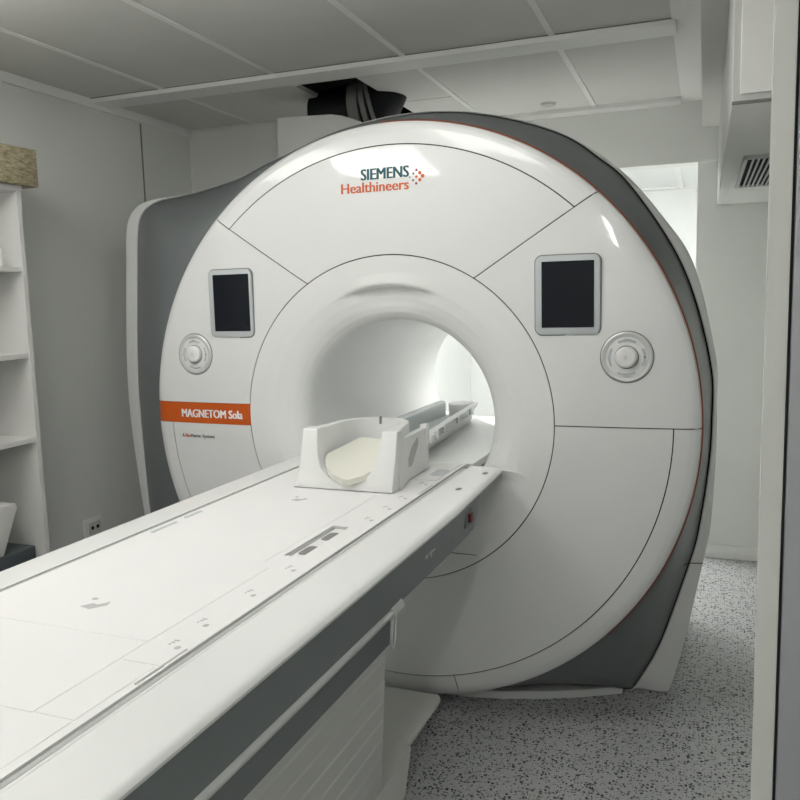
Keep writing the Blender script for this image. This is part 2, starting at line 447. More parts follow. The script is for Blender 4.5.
# graphite band between the disc and the outer shell
R3g = 1.012
def gb(t, yy): return lambda i: (R3g + (max(rin[i], R3g + .004) - R3g) * t, yy)
def gp(t, yy): return lambda i: (R3g + (max(rin[i], R3g + .004) - R3g) * t, yy)
bm = B(); loopsheet(bm, [gp(0, .12), gp(0, .066), gp(.12, .072), gp(.33, .12), gp(.60, .21), gp(.82, .30), gp(1, .38), gp(1, .41)])
obj('graphite_flank', bm, 'grey', sc, smooth=40)
# copper line along the disc edge
bm = B()
path = []
for k in range(81):
    a = math.radians(92 - k * 136 / 80); path.append((1.0215 * cos(a), .060, 1.0215 * sin(a)))
tube(bm, path, .0062, 6); obj('accent_line', bm, 'accent', sc, smooth=60)
def rI(i): return max(rin[i], R3g + .004)
bm = B(); loopsheet(bm, [(lambda i: (rI(i) - .002, .405)), (lambda i: (min(rI(i) + .010, rout[i] - .004), .405))]); obj('shadow_gap', bm, 'dark', sc)
def oin(dr, yy): return lambda i: (min(rI(i) + dr, max(rout[i], R3g + .012) - .004), yy)
def oo(k, yy): return lambda i: (max(rout[i], R3g + .012) * k, yy)
bm = B(); loopsheet(bm, [oin(.005, .42), oin(.005, .383), oin(.008, .380), (lambda i: (.4 * min(rI(i) + .006, rout[i]) + .6 * rout[i], .390)), oo(.998, .402), oo(1.0, .42), oo(.998, .46), oo(.985, .9), oo(.96, 1.22), oo(.93, 1.27), (lambda i: (min(rout[i] * .9, .78), 1.40)), (lambda i: (min(rout[i] * .9, .74), 1.53)), (lambda i: (.43, 1.553))])
obj('outer_shell', bm, 'white2', sc, smooth=35)
# joints across the flank and the shell at knee height
bm = B()
def rib(za, ra, rb, ya, yb):
    box(bm, ra, rb, ya, yb, za - .0012, za + .0012)
box(bm, -1, 1, -1, 1, -1, 1); bm.clear()
def joint(p, q):
    tube(bm, [p, q], .0016, 5)
joint((.905, .115, -.50), (.925, .185, -.515)); joint((.925, .185, -.515), (.955, .275, -.525)); joint((.955, .275, -.525), (.982, .373, -.54)); joint((.982, .373, -.54), (.99, .377, -.541)); joint((.99, .377, -.541), (1.027, .398, -.545))
obj('flank_joint', bm, 'dark', sc)
bm = B(); prism(bm, [(.757, .352), (.62, .275), (.50, .222), (.35, .17), (.2, .14), (-.2, .14), (-.5, .222), (-.76, .352), (-1.2, .45), (-1.2, 1.2), (.757, 1.2)], 2, FL, -1.030, .003); obj('plinth', bm, 'white2', sc)
bm = B(); box(bm, .756, .80, .40, .6, FL, -1.036); obj('foot_pad', bm, 'black', sc)
# ledges where the table enters the flare
for s_ in (-1, 1):
    bm = B()
    L = []
    for k in range(15):
        t = k / 14; L.append((s_ * (.395 + .09 * t) if s_ > 0 else s_ * (.39 + .09 * t), -.158 - .018 * t * t, .016 * (1 - t) ** 1.5 + .001))
    for k in range(14):
        (xa, za, ha), (xb, zb, hb) = L[k], L[k + 1]
        ya, yb = fy(xa, za), fy(xb, zb)
        v = [bm.verts.new(p) for p in ((xa, ya - ha, za), (xb, yb - hb, zb), (xb, yb + .01, zb), (xa, ya + .01, za), (xa, ya - ha * .2, za - .05), (xb, yb - hb * .2, zb - .03))]
        bm.faces.new((v[0], v[1], v[2], v[3])); bm.faces.new((v[0], v[4], v[5], v[1]))
    obj('flare_ledge', bm, 'white2', sc, smooth=60)
# upper rear cover beside the hose
bm = B()
plan = [(-.972, 1.0), (-.80, 1.0), (-.68, 1.0), (-.625, 1.005), (-.575, 1.02), (-.54, 1.04), (-.52, 1.06), (-.52, 1.075), (-.972, 1.075)]
A_ = [bm.verts.new((x, y, .80)) for x, y in plan]
topz = [1.313, 1.306, 1.300, 1.290, 1.273, 1.258, 1.248, 1.248, 1.313]
T_ = [bm.verts.new((x, y, z)) for (x, y), z in zip(plan, topz)]
for i in range(len(plan)): j = (i + 1) % len(plan); bm.faces.new((A_[i], A_[j], T_[j], T_[i]))
bm.faces.new(A_[::-1]); bm.faces.new(T_)
obj('turret_cover', bm, 'wall2', sc, smooth=35)

# displays
def display(cx, cz, w, h, sw, sh, sx):
    y0 = fy(cx, cz) + .004
    tilt = (fy(cx + .1, cz) - fy(cx - .1, cz)) / .2
    def sh_(bm):
        for v in bm.verts: v.co.y += (v.co.x - cx) * tilt
        return bm
    b = B(); prism(b, rrect(cx, cz, w, h, .022), 1, y0 - .012, y0 + .01, .003); fr = obj('display_panel', sh_(b), 'frame', sc, smooth=35)
    b = B(); prism(b, rrect(cx, cz, w + .007, h + .007, .025), 1, y0 - .006, y0 + .01); obj('panel_joint', sh_(b), 'strap', fr)
    b = B(); prism(b, rrect(sx, cz + .002, sw, sh, .002, 2), 1, y0 - .0135, y0); obj('screen', sh_(b), 'screen', fr)
display(-.633, .4215, .190, .250, .158, .210, -.628)
display(.616, .421, .203, .250, .164, .209, .617)
def dial(cx, cz, R):
    y0 = fy(cx, cz)
    tx = (fy(cx + .05, cz) - fy(cx - .05, cz)) / .1
    def t(bm):
        for v in bm.verts: v.co.y += (v.co.x - cx) * tx
        return bm
    b = B(); disc_y(b, cx, cz, [(R + .002, y0 + .01), (R + .002, y0 - .001), (R, y0 - .002), (R - .0015, y0 - .001)], 64); disc_y(b, cx, cz, [(R - .0015, y0 - .001), (R - .0015, y0 + .01)], 64)
    d = obj('control_dial', t(b), 'strap', sc, smooth=30)
    b = B(); disc_y(b, cx, cz, [(R - .001, y0 + .008), (R - .001, y0 - .003), (R - .006, y0 - .006), (R - .016, y0 - .004), (R - .018, y0 + .006)], 64); obj('chrome_ring', t(b), 'silver', d, smooth=30)
    b = B(); disc_y(b, cx, cz, [(R - .017, y0 + .006), (R - .017, y0 - .004), (R * .5, y0 - .0045), (0, y0 - .0045)], 64); obj('dial_face', t(b), 'white2', d, smooth=30)
    for q in range(4):
        b = B(); a0 = q * PI / 2 - .52; out = []
        for k in range(11): a = a0 + 1.04 * k / 10; out.append((cx + (R - .023) * cos(a), cz + (R - .023) * sin(a)))
        for k in range(11): a = a0 + 1.04 * (10 - k) / 10; out.append((cx + R * .62 * cos(a), cz + R * .62 * sin(a)))
        prism(b, out, 1, y0 - .0068, y0 - .003, .0012); obj('dial_button', t(b), 'frame', d)
        b = B()
        a = q * PI / 2
        if q == 0: disc_y(b, cx + R * .68, cz, [(.0028, y0 - .0062), (.0028, y0 - .0076), (0, y0 - .0076)], 12)
        else:
            px, pz = cx + R * .70 * cos(a), cz + R * .70 * sin(a)
            box(b, px - (.009 if q % 2 else .003), px + (.009 if q % 2 else .003), y0 - .0074, y0 - .0062, pz - .002, pz + .002)
        obj('button_symbol', t(b), 'glet' if q == 0 else 'mark', d)
    r = R * .41
    b = B(); disc_y(b, cx, cz, [(r + .004, y0), (r + .004, y0 - .0052), (r + .001, y0 - .0056)], 48); obj('knob_collar', t(b), 'strap', d, smooth=30)
    b = B(); disc_y(b, cx - .002, cz, [(r, y0), (r, y0 - .015), (r - .003, y0 - .0185), (r - .01, y0 - .020), (0, y0 - .020)], 48); kn = obj('knob', t(b), 'white2', d, smooth=40)
    b = B()
    for dz in (-.004, 0, .004): box(b, cx - .007, cx + .003, y0 - .0206, y0 - .0198, cz + dz - .0007, cz + dz + .0007)
    obj('knob_symbol', t(b), 'mark', kn)
dial(-.810, .231, .078)
dial(.799, .224, .080)
# logo
def sl(X, Y, Z): return onface(X, Y, Z)
obj('lettering', text_bm('SIEMENS', -.091, .087, .8285, .037, 0, bold=.075, mapf=sl), 'teal', sc)
obj('lettering', text_bm('Healthineers', -.166, .086, .7875, .034, 0, bold=.05, mapf=sl), 'olet', sc)
for (x, z, r, m_) in ((.113, .848, .0042, 'plum'), (.125, .838, .0058, 'olet'), (.135, .827, .0066, 'olet'), (.125, .815, .0058, 'olet'), (.112, .804, .0042, 'plum'), (.113, .826, .0046, 'olet'), (.102, .837, .0036, 'plum'), (.101, .815, .0036, 'plum'), (.089, .826, .0026, 'teal')):
    b = B(); disc_y(b, x, z, [(r, .02), (r, fy(x, z) - .0008), (0, fy(x, z) - .0008)], 16); obj('logo_dot', b, m_, sc)

# ================================================================== HOSE through the ceiling
hs = thing('quench_hose', 'fat black flexible hose with grey bands passing into an opening in the ceiling', 'hose', (-.62, 1.25, .80), room=True)
bm = B()
path = [(-.875, 1.23, 1.34), (-.86, 1.23, 1.34), (-.80, 1.23, 1.345), (-.70, 1.23, 1.352), (-.63, 1.235, 1.36), (-.58, 1.25, 1.38), (-.545, 1.28, 1.42), (-.53, 1.31, 1.48), (-.53, 1.33, 1.56), (-.53, 1.34, 1.75)]
tube(bm, path, [.07, .125, .13, .13, .13, .13, .13, .13, .13, .13], 28); obj('hose_body', bm, 'black', hs, smooth=50)
for x, w in ((-.625, .026), (-.585, .012), (-.560, .008)):
    bm = B(); tube(bm, [(x - w, 1.234, 1.358), (x + w, 1.238, 1.362)], .142, 32); obj('hose_band', bm, 'strap', hs, smooth=50)
bm = B(); tube(bm, [(-.70, 1.16, 1.20), (-.60, 1.12, 1.22), (-.545, 1.11, 1.22), (-.54, 1.11, 1.25), (-.55, 1.12, 1.28)], .008, 8)
tube(bm, [(-.60, 1.1, 1.20), (-.545, 1.1, 1.205), (-.50, 1.1, 1.19)], .006, 8); obj('clamp', bm, 'strap', hs, smooth=50)

# ================================================================== PATIENT TABLE
pt = thing('patient_table', 'long white patient table with graphite side panel running into the scanner bore', 'examination table', (0.015, -1.2, FL))
YE, YF0 = .012, -2.46
ZT = -.150
def prof_y(bm, pts, y0, y1, bev=0): prism(bm, pts, 1, y0, y1, bev)
# frame rims right and left with rounded outer edge
bm = B()
prof_y(bm, [(.2865, ZT), (.392, ZT), (.404, ZT - .002), (.411, ZT - .006), (.415, ZT - .012), (.414, ZT - .018), (.408, ZT - .022), (.2865, ZT - .022)], YF0, YE)
def taper(bm, ycut, yend, dx):
    bmesh.ops.bisect_plane(bm, geom=bm.verts[:] + bm.edges[:] + bm.faces[:], plane_co=(0, ycut, 0), plane_no=(0, 1, 0))
    for v in bm.verts:
        if v.co.y > yend and v.co.x > .35: v.co.x += dx
taper(bm, -.55, -.06, -.020)
obj('table_rim', bm, 'white2', pt, smooth=40)
bm = B()
prof_y(bm, [(-.2985, ZT), (-.385, ZT), (-.397, ZT - .002), (-.405, ZT - .008), (-.408, ZT - .016), (-.406, ZT - .026), (-.395, ZT - .031), (-.2985, ZT - .031)], YF0, YE)
obj('table_rim', bm, 'white2', pt, smooth=40)
# grooves and guide rails
bm = B(); box(bm, -.2995, .2875, YF0, YE, ZT - .045, ZT - .016); obj('groove_bed', bm, 'strap', pt)
bm = B(); box(bm, .2765, .2838, YF0, -.03, ZT - .018, ZT - .001, .002); obj('guide_rail', bm, 'white2', pt)
for x0, x1 in ((.2655, .2760), (-.294, -.284)):
    bm = B(); box(bm, x0, x1, YF0, -.03, ZT - .018, ZT - .001, .002); obj('guide_rail', bm, 'railgrey', pt)
# sliding bed with a recess for the coil plugs
bm = B()
X0, X1, ZB = -.281, .2625, ZT + .001
hx0, hx1, hy0, hy1 = .158, .208, -1.040, -.79
box(bm, X0, hx0, YF0, .04, ZT - .03, ZB); box(bm, hx1, X1, YF0, .04, ZT - .03, ZB)
box(bm, hx0, hx1, YF0, hy0, ZT - .03, ZB); box(bm, hx0, hx1, hy1, .04, ZT - .03, ZB)
box(bm, hx0 - .002, hx1 + .002, hy0 - .002, hy1 + .002, ZT - .034, ZT - .024)
bed = obj('bed_board', bm, 'mattress', pt)
bm = B(); prism(bm, rrect(.08 - .06, -1.2, .1, .1, .01), 2, 0, 1); bm.free()
bm = B(); box(bm, hx0 + .011, hx1 - .0005, hy0 + .001, hy1 - .012, ZT - .024, ZT - .002, .003); obj('plug_block', bm, 'white2', bed)
for yy in (-.985, -.87):
    bm = B(); prism(bm, rrect(.190, yy, .026, .066, .0125), 2, ZT - .010, ZT - .0014); obj('plug_socket', bm, 'strap', bed)
bm = B(); box(bm, hx0 + .001, hx0 + .006, hy0 + .002, hy1 - .002, ZT - .024, ZT - .004); obj('recess_lip', bm, 'mark', bed)
# raised marking strip on the right of the bed
bm = B(); prism(bm, [(.178, -1.60), (.262, -1.60), (.262, -.25), (.205, -.25), (.205, -.76), (.205, -1.07), (.198, -1.10)], 2, ZB, ZB + .0010, .0004); obj('marking_strip', bm, 'mattress', bed)
# pads laid on the bed: the mattress in three lengths
for a, b_ in ((-.455, -1.528), (-1.532, -1.782), (-1.786, -2.45)):
    bm = B()
    if a == -.455: prism(bm, [(-.262, a), (.140, a), (.140, -1.10), (.170, -1.13), (.170, b_), (-.262, b_)], 2, ZB, ZB + .0008, .0003)
    else: prism(bm, [(-.262, a), (.170 if a > -1.6 else .245, a), (.170 if a > -1.6 else .245, b_), (-.262, b_)], 2, ZB, ZB + .0008, .0003)
    obj('mattress_pad', bm, 'mattress', bed)
bm = B(); box(bm, .172, .245, -1.78, -1.605, ZB, ZB + .0008, .0003); obj('mattress_pad', bm, 'mattress', bed)
# printed symbols
ZM = ZB + .0008
def glyph(bm, x, y, s, z=ZM):
    prism(bm, [(x - .012 * s, y - .016 * s), (x + .004 * s, y - .02 * s), (x + .016 * s, y - .004 * s), (x + .013 * s, y + .006 * s), (x + .004 * s, y - .006 * s), (x - .004 * s, y - .004 * s)], 2, z, z + .0004)
    prism(bm, rrect(x - .012 * s, y + .008 * s, .008 * s, .006 * s, .002 * s, 2), 2, z, z + .0004)
for x, y, s in ((-.044, -1.41, 1.7), (-.062, -.56, 1.5)):
    bm = B(); glyph(bm, x, y, s); obj('printed_symbol', bm, 'mark', bed)
for x, y in ((.236, -1.535), (.226, -1.44), (.228, -1.285), (.232, -1.13), (.235, -.72), (.236, -.60), (.236, -.48), (.234, -.30)):
    bm = B(); prism(bm, rrect(x, y, .010, .012, .004, 3), 2, ZB + .0010, ZB + .0014)
    for k in range(3): box(bm, x - .024, x - .020 + .003 * k, y + .006 + .008 * k, y + .010 + .008 * k, ZB + .0010, ZB + .0014)
    obj('printed_symbol', bm, 'mark', bed)
for x0, y0, w, l in ((-.268, -.80, .012, .07), (-.264, -.93, .010, .10), (.253, -1.60, .004, .13), (.2535, -.36, .004, .12)):
    bm = B(); box(bm, x0, x0 + w, y0 - l / 2, y0 + l / 2, ZB, ZB + .0022, .0008); obj('latch_slot', bm, 'frame' if x0 < 0 else 'mark', bed)
bm = B(); prism(bm, rrect(.222, -.13, .045, .09, .014), 2, ZB, ZB + .003, .001); obj('bed_latch', bm, 'frame', bed)
bm = B(); box(bm, .172, .247, -.24, .03, ZB, ZB + .002, .001); obj('bed_end_plate', bm, 'mattress', bed)
# small dark marks on the rim
for x, y in ((.347, -.32), (.365, -.09)):
    bm = B(); prism(bm, rrect(x, y, .016, .028, .006), 2, ZT, ZT + .001); obj('rim_mark', bm, 'strap', pt)
# graphite side panels
bm = B(); prism(bm, [(.412, ZT - .018), (.401, ZT - .118), (.36, ZT - .118), (.36, ZT - .018)], 1, YF0, -.27, 0)
for v in bm.verts:
    if v.co.y > -.3 and v.co.z < ZT - .1: v.co.y -= .05
taper(bm, -.55, -.34, -.009)
obj('side_panel', bm, 'grey2', pt)
bm = B(); prism(bm, [(-.40, ZT - .028), (-.385, ZT - .118), (-.36, ZT - .118), (-.36, ZT - .028)], 1, YF0, -.27, 0); obj('side_panel', bm, 'grey2', pt)
bm = B(); prism(bm, [(-.36, YF0), (.35, YF0), (.35, -.34), (.26, YE + .02), (-.27, YE + .02), (-.36, -.34)], 2, ZT - .118, ZT - .024); obj('table_core', bm, 'white2', pt)
bm = B(); tube(bm, [(.398, YF0, ZT - .124), (.398, -1.0, ZT - .124)], .0105, 10); tube(bm, [(.398, -1.0, ZT - .124), (.398, -.94, ZT - .122)], .013, 10)
obj('side_rail', bm, 'silver', pt, smooth=50)
bm = B(); tube(bm, [(.402, -.99, ZT - .13), (.404, -1.005, ZT - .16), (.404, -1.012, ZT - .19), (.403, -1.0, ZT - .205), (.402, -.985, ZT - .19), (.401, -.975, ZT - .16), (.40, -.97, ZT - .132)], .0032, 8)
obj('hook_loop', bm, 'silver', pt, smooth=50)
bm = B(); prism(bm, [(.380, ZT - .112), (.372, ZT - .222), (.30, ZT - .222), (.30, ZT - .112)], 1, YF0, -.945); obj('lower_side_panel', bm, 'grey2', pt)
bm = B(); box(bm, -.36, .30, YF0, -.95, ZT - .222, ZT - .112); obj('under_frame', bm, 'skirt', pt)
# ribbed pedestal
bm = B()
zs = []
zt, zb = ZT - .222, -.955
N = 8
def slx(z): return .345 + (.205 - .345) * (z - zt) / (zb - zt)
outl = [(slx(zt), zt)]
for k in range(N):
    a = zt + (zb - zt) * k / N; b_ = zt + (zb - zt) * (k + 1) / N
    outl += [(slx(a) + .0006, a - .004), (slx(b_) + .0006, b_ + .004), (slx(b_) - .0006, b_ + .002)]
outl += [(slx(zb), zb), (-.17, zb), (-.30, zt)]
prism(bm, outl, 1, -2.35, -.60)
for v in bm.verts:
    if v.co.y > -1: v.co.y = -.905 + .265 * (v.co.z - zt) / (zb - zt)
obj('pedestal', bm, 'skirt', pt)
bm = B(); box(bm, -.14, .165, -1.2, -.66, -.96, ZT - .118, .004); obj('lift_column', bm, 'skirt', pt)
# foot
bm = B(); prism(bm, rrect(.0, -.33, .372, .57, .03), 2, -.985, -.965, .005); obj('bridge_plate', bm, 'skirt', pt)
bm = B()
v1 = [(-.20, -2.4), (.21, -2.4), (.203, -.40), (.16, -.37), (-.20, -.37)]; v2 = [(-.24, -2.44), (.228, -2.44), (.219, -.50), (.17, -.48), (-.24, -.48)]
a_ = [bm.verts.new((x, y, -.962)) for x, y in v1]; c_ = [bm.verts.new((x, y, FL)) for x, y in v2]
for i in range(5): j = (i + 1) % 5; bm.faces.new((a_[i], a_[j], c_[j], c_[i]))
bm.faces.new(a_); bm.faces.new(c_[::-1]); obj('foot_base', bm, 'skirt', pt)
bm = B(); disc_y(bm, 0, 0, [(.004, 0), (.004, .003), (0, .003)], 10); bmesh.ops.rotate(bm, cent=(0, 0, 0), matrix=Matrix.Rotation(PI / 2, 3, 'Z'), verts=bm.verts); bmesh.ops.translate(bm, vec=(.207, -.46, -.99), verts=bm.verts); obj('foot_screw', bm, 'dark', pt)
# emergency stop and print on the side panel
def px(z): return .4065 + (ZT - .018 - z) * -.11
bm = B(); box(bm, px(-.205) - .004, px(-.205) + .004, -.445, -.375, -.235, -.185, .004); es = obj('emergency_stop', bm, 'grey', pt)
bm = B(); box(bm, px(-.205), px(-.205) + .014, -.425, -.395, -.222, -.196, .004); obj('stop_button', bm, 'red', es)
bm = B(); box(bm, px(-.21) + .002, px(-.21) + .0060, -.785, -.770, -.216, -.203); box(bm, px(-.21) + .002, px(-.21) + .0060, -.76, -.715, -.213, -.206); box(bm, px(-.21) + .002, px(-.21) + .0060, -.748, -.74, -.222, -.20); obj('panel_print', bm, 'mark', pt)
# rails of the bed inside the bore
sp = obj('bore_floor', (lambda b: (prism(b, [(-.30, -.182), (-.24, -.245), (.24, -.245), (.30, -.182), (.24, -.205), (-.24, -.205)], 1, .11, 1.5), b)[1])(B()), 'bore', sc)

# ================================================================== COIL CARRIER behind the head coil
bm = B(); prism(bm, [(-.285, .042), (.285, .042), (.285, .55), (.16, .84), (-.02, 1.09), (-.2, 1.09), (-.285, .9)], 2, -.176, ZB, .002); obj('bed_extension', bm, 'white2', pt)
cr = thing('coil_carrier', 'long white tapered carrier with grey tray lying inside the bore behind the head coil', 'medical equipment', (0, .5, ZB + .0005))
Z0 = ZB + .0005
def shear_low(bm, k):
    for v in bm.verts: v.co.x += k * (v.co.z + .06) / .09
bm = B(); prism(bm, [(-.12, .0), (.10, .0), (.035, .95), (-.12, .95)], 2, Z0, -.118, .003); shear_low(bm, .03); obj('carrier_base', bm, 'white2', cr, smooth=40)
bm = B(); prism(bm, [(.120, .01), (.040, .97), (.034, .985), (.012, .985), (.008, .97), (.088, .01)], 2, Z0, -.062, .004); shear_low(bm, .06); obj('side_rail', bm, 'white2', cr, smooth=40)
bm = B(); prism(bm, [(-.135, .0), (-.092, .0), (-.092, .88), (-.10, .90), (-.127, .90), (-.135, .88)], 2, -.12, -.046, .009, 3); obj('side_rail', bm, 'clear', cr, smooth=40)
bm = B(); prism(bm, [(-.092, .0), (.088, .0), (.02, .86), (-.092, .86)], 2, -.117, -.108, .002); obj('tray', bm, 'clear', cr, smooth=40)
bm = B(); prism(bm, [(-.085, .90), (-.06, .84), (.015, .84), (.012, .98), (-.03, .99), (-.075, .95)], 2, -.12, -.056, .006); obj('end_cap', bm, 'white2', cr, smooth=40)
for y in (.28, .52, .76):
    x = .120 - .08 * (y - .01) / .96
    bm = B(); prism(bm, [(x - .004, y), (x + .003, y), (x + .001, y + .03), (x - .006, y + .03)], 2, -.088, -.064, .001); obj('rail_clip', bm, 'frame', cr)
bm = B(); box(bm, .112, .130, .06, .10, -.090, -.058, .004); obj('latch_pin', bm, 'white2', cr, smooth=40)
bm = B(); box(bm, .112, .126, .14, .155, -.085, -.056, .003); obj('latch_pin', bm, 'white2', cr, smooth=40)

# ================================================================== HEAD COIL
hc = thing('head_coil', 'white open head coil with tall curved back wall on the table at the bore', 'medical equipment', (.017, -.25, ZB))
cx = .024
ZL = ZB + .002
def wall_h(t): return 0
# body shell: a U of walls around the head opening
bm = B()
outer = []; inner = []
NW = 60
YFr, YC_, = -.385, -.245
for k in range(NW + 1):
    t = k / NW
    if t < .24 or t > .76:
        u = (t if t < .24 else 1 - t) / .24; sg = -1 if t < .24 else 1
        yo = YFr + (YC_ - YFr) * u
        ho = .156 - .028 * u; hi = .106 - .004 * u
        outer.append((sg * ho, yo)); inner.append((sg * hi, yo))
    else:
        a = PI - (t - .24) / .52 * PI
        outer.append((.128 * cos(a), YC_ + .142 * sin(a))); inner.append((.102 * cos(a), YC_ + .115 * sin(a)))
def top(k): return .030
rows = []
for k in range(NW + 1):
    (xo, yo), (xi, yi) = outer[k], inner[k]
    zt_ = top(k)
    fl = .012
    rows.append([bm.verts.new(p) for p in ((cx + xo * 1.06, yo + (fl if yo > YC_ else 0), ZL), (cx + xo * 1.02, yo, ZL + .05), (cx + xo, yo, zt_ - .01), (cx + xo * .985, yo, zt_ - .002), (cx + (xo + xi) / 2, (yo + yi) / 2, zt_),
                                            (cx + xi * 1.01, yi, zt_ - .002), (cx + xi, yi, zt_ - .012), (cx + xi * .97, YC_ + (yi - YC_) * (.97 if yi > YC_ else 1), -.05), (cx + xi * .75, YC_ + (yi - YC_) * (.75 if yi > YC_ else 1), -.115), (cx + xi * .75, YC_ + (yi - YC_) * (.75 if yi > YC_ else 1), ZL))])
for a, b_ in zip(rows, rows[1:]):
    m_ = len(a)
    for i in range(m_ - 1): bm.faces.new((a[i], a[i + 1], b_[i + 1], b_[i]))
for e in (rows[0], rows[-1]): bm.faces.new(e)
obj('coil_shell', bm, 'white2', hc, smooth=45)
# front plate with the neck cut-out
fp = [(-.178, ZL), (-.168, -.13), (-.161, -.10), (-.158, -.05), (-.158, .030), (-.108, .030), (-.105, -.005), (-.099, -.045), (-.085, -.085), (-.058, -.112), (-.02, -.125), (.018, -.126), (.05, -.117), (.080, -.094), (.098, -.06), (.106, -.02), (.110, .030), (.158, .030), (.160, -.05), (.158, -.10), (.156, -.13), (.156, ZL)]
bm = B(); prism(bm, [(cx + x, z) for x, z in fp], 1, -.428, -.380, .004)
for v in bm.verts:
    if v.co.z > -.08: v.co.y += .034 * (v.co.z + .08) / .11
    elif v.co.y < -.41: v.co.y -= .012 * (-.08 - v.co.z) / .07
obj('front_plate', bm, 'white2', hc, smooth=40)
bm = B(); box(bm, cx - .09, cx + .09, -.40, -.15, ZL, -.122, .004); obj('coil_floor', bm, 'white2', hc)
bm = B(); box(bm, cx + .116, cx + .140, -.350, -.07, ZL, -.006, .004); box(bm, cx + .118, cx + .144, -.095, -.07, -.05, .006, .004); sb = obj('side_block', bm, 'white2', hc, smooth=40)
bm = B(); prism(bm, [(-.262, -.105), (-.262, -.078), (-.235, -.045), (-.175, -.022), (-.172, -.048), (-.235, -.105)], 0, cx + .139, cx + .1412); obj('block_window', bm, 'mark', sb)
bm = B(); box(bm, cx - .012, cx - .004, -.133, -.124, .008, .034, .002); obj('locating_pin', bm, 'strap', hc)
bm = B()   # cushion
rowsu = []
NU, NV = 22, 20
for j in range(NV + 1):
    v = j / NV
    y = -.452 + .26 * v
    # width outline: rounded front, tapered back
    w = .104 * math.sqrt(max(0.0, 1 - (max(0, .34 - v) / .34) ** 2)) if v < .34 else (.104 - .040 * ((v - .34) / .66))
    if v > .9: w *= math.sqrt(max(.05, 1 - ((v - .9) / .1) ** 2 * .75))
    w = max(w, .012)
    row = []
    for i in range(NU + 1):
        u = -1 + 2 * i / NU
        x = u * w
        z = -.110 + .078 * v + 3.0 * x * x
        row.append((x + .010 + .012 * v, y, z))
    rowsu.append(row)
T1 = [[bm.verts.new((cx + p[0], p[1], p[2])) for p in r] for r in rowsu]
T2 = [[bm.verts.new((cx + p[0], p[1] + .002, p[2] - .018)) for p in r] for r in rowsu]
for j in range(NV):
    for i in range(NU):
        bm.faces.new((T1[j][i], T1[j][i + 1], T1[j + 1][i + 1], T1[j + 1][i])); bm.faces.new((T2[j][i], T2[j + 1][i], T2[j + 1][i + 1], T2[j][i + 1]))
for i in range(NU):
    bm.faces.new((T1[0][i], T2[0][i], T2[0][i + 1], T1[0][i + 1])); bm.faces.new((T1[NV][i], T1[NV][i + 1], T2[NV][i + 1], T2[NV][i]))
for j in range(NV):
    bm.faces.new((T1[j][0], T1[j + 1][0], T2[j + 1][0], T2[j][0])); bm.faces.new((T1[j][NU], T2[j][NU], T2[j + 1][NU], T1[j + 1][NU]))
cu = obj('head_cushion', bm, 'pad', None, smooth=50); tag(cu, 'cream foam head cushion lying in the open head coil', 'cushion')

# ================================================================== SHELF UNIT on the left
su = thing('shelf_unit', 'tall white open shelf unit against the left wall', 'shelf', (-1.64, -.60, FL), room=True)
SX0, SX1, SY0, SY1, SZ = WX + .002, -1.5, -1.10, -.085, .90
bm = B(); box(bm, SX0, SX1, SY1 - .022, SY1, FL, SZ - .02, .001); obj('side_board', bm, 'shelf', su, room=True)
bm = B(); box(bm, SX0, SX1, SY0, SY0 + .022, FL, SZ - .02, .001); obj('side_board', bm, 'shelf', su, room=True)
bm = B(); box(bm, SX0, SX1 + .003, SY0 - .005, SY1 + .005, SZ - .022, SZ, .001); obj('top_board', bm, 'shelf', su, room=True)
bm = B(); box(bm, SX0, SX0 + .008, SY0 + .022, SY1 - .022, FL, SZ - .022); obj('back_board', bm, 'shelf', su, room=True)
for z in (.585, .245, -.095, -.60):
    bm = B(); box(bm, SX0 + .008, SX1 - .004, SY0 + .022, SY1 - .022, z - .02, z, .001); obj('shelf_board', bm, 'shelf', su, room=True)
bk = B()
box(bk, -1.76, -1.475, -.42, -.012, SZ, SZ + .145, .004)
tag(obj('storage_box', bk, 'bark', None, room=True, smooth=30), 'weathered bark-textured box lying on top of the shelf unit', 'box')
bm = B(); box(bm, -1.70, -1.58, -.36, -.24, SZ + .146, SZ + .20, .01)
tag(obj('grey_container', bm, 'strap', None, room=True), 'small grey item standing on the bark-textured box', 'container')
bm = B(); box(bm, -1.58, -1.512, -.30, -.188, .5862, .655, .004)
wb = obj('small_carton', bm, 'wlet', None, room=True); tag(wb, 'small white carton on the upper shelf board at the picture edge', 'carton')
bm = B(); box(bm, -1.76, -1.512, -.55, -.145, -.5995, -.535, .006)
gb_ = obj('storage_tray', bm, 'bin', None, room=True, smooth=30); tag(gb_, 'dark blue-grey tray on the lowest shelf board in view', 'tray')
bm = B()
prism(bm, [(-.30, -.535), (-.215, -.36), (-.222, -.342), (-.25, -.335), (-.55, -.335), (-.55, -.535)], 0, -1.62, -1.515, .008, 3)
hd = obj('plastic_canister', bm, 'shelf', None, room=True, smooth=40); tag(hd, 'pale grey slanted plastic container standing on the dark tray', 'container')

# ================================================================== small things
so = thing('power_socket', 'white power socket on the left wall just above the table edge', 'socket', (WX, .53, -.70), room=True)
bm = B(); box(bm, WX, WX + .011, .425, .545, -.70, -.612, .003); obj('socket_plate', bm, 'wlet', so, room=True)
bm = B(); box(bm, WX + .011, WX + .014, .452, .535, -.69, -.63, .004); ins = obj('socket_insert', bm, 'shelf', so, room=True)
for y in (.476, .512):
    bm = B(); tube(bm, [(WX + .013, y, -.658), (WX + .0152, y, -.658)], .0095, 14); obj('socket_hole', bm, 'black', ins, room=True)
bm = B(); tube(bm, [(.235, 1.80, CE), (.235, 1.80, CE - .012)], [.042, .034], 24)
tag(obj('smoke_detector', bm, 'mark', None, room=True, smooth=40), 'small round grey detector on the ceiling above the scanner', 'detector')

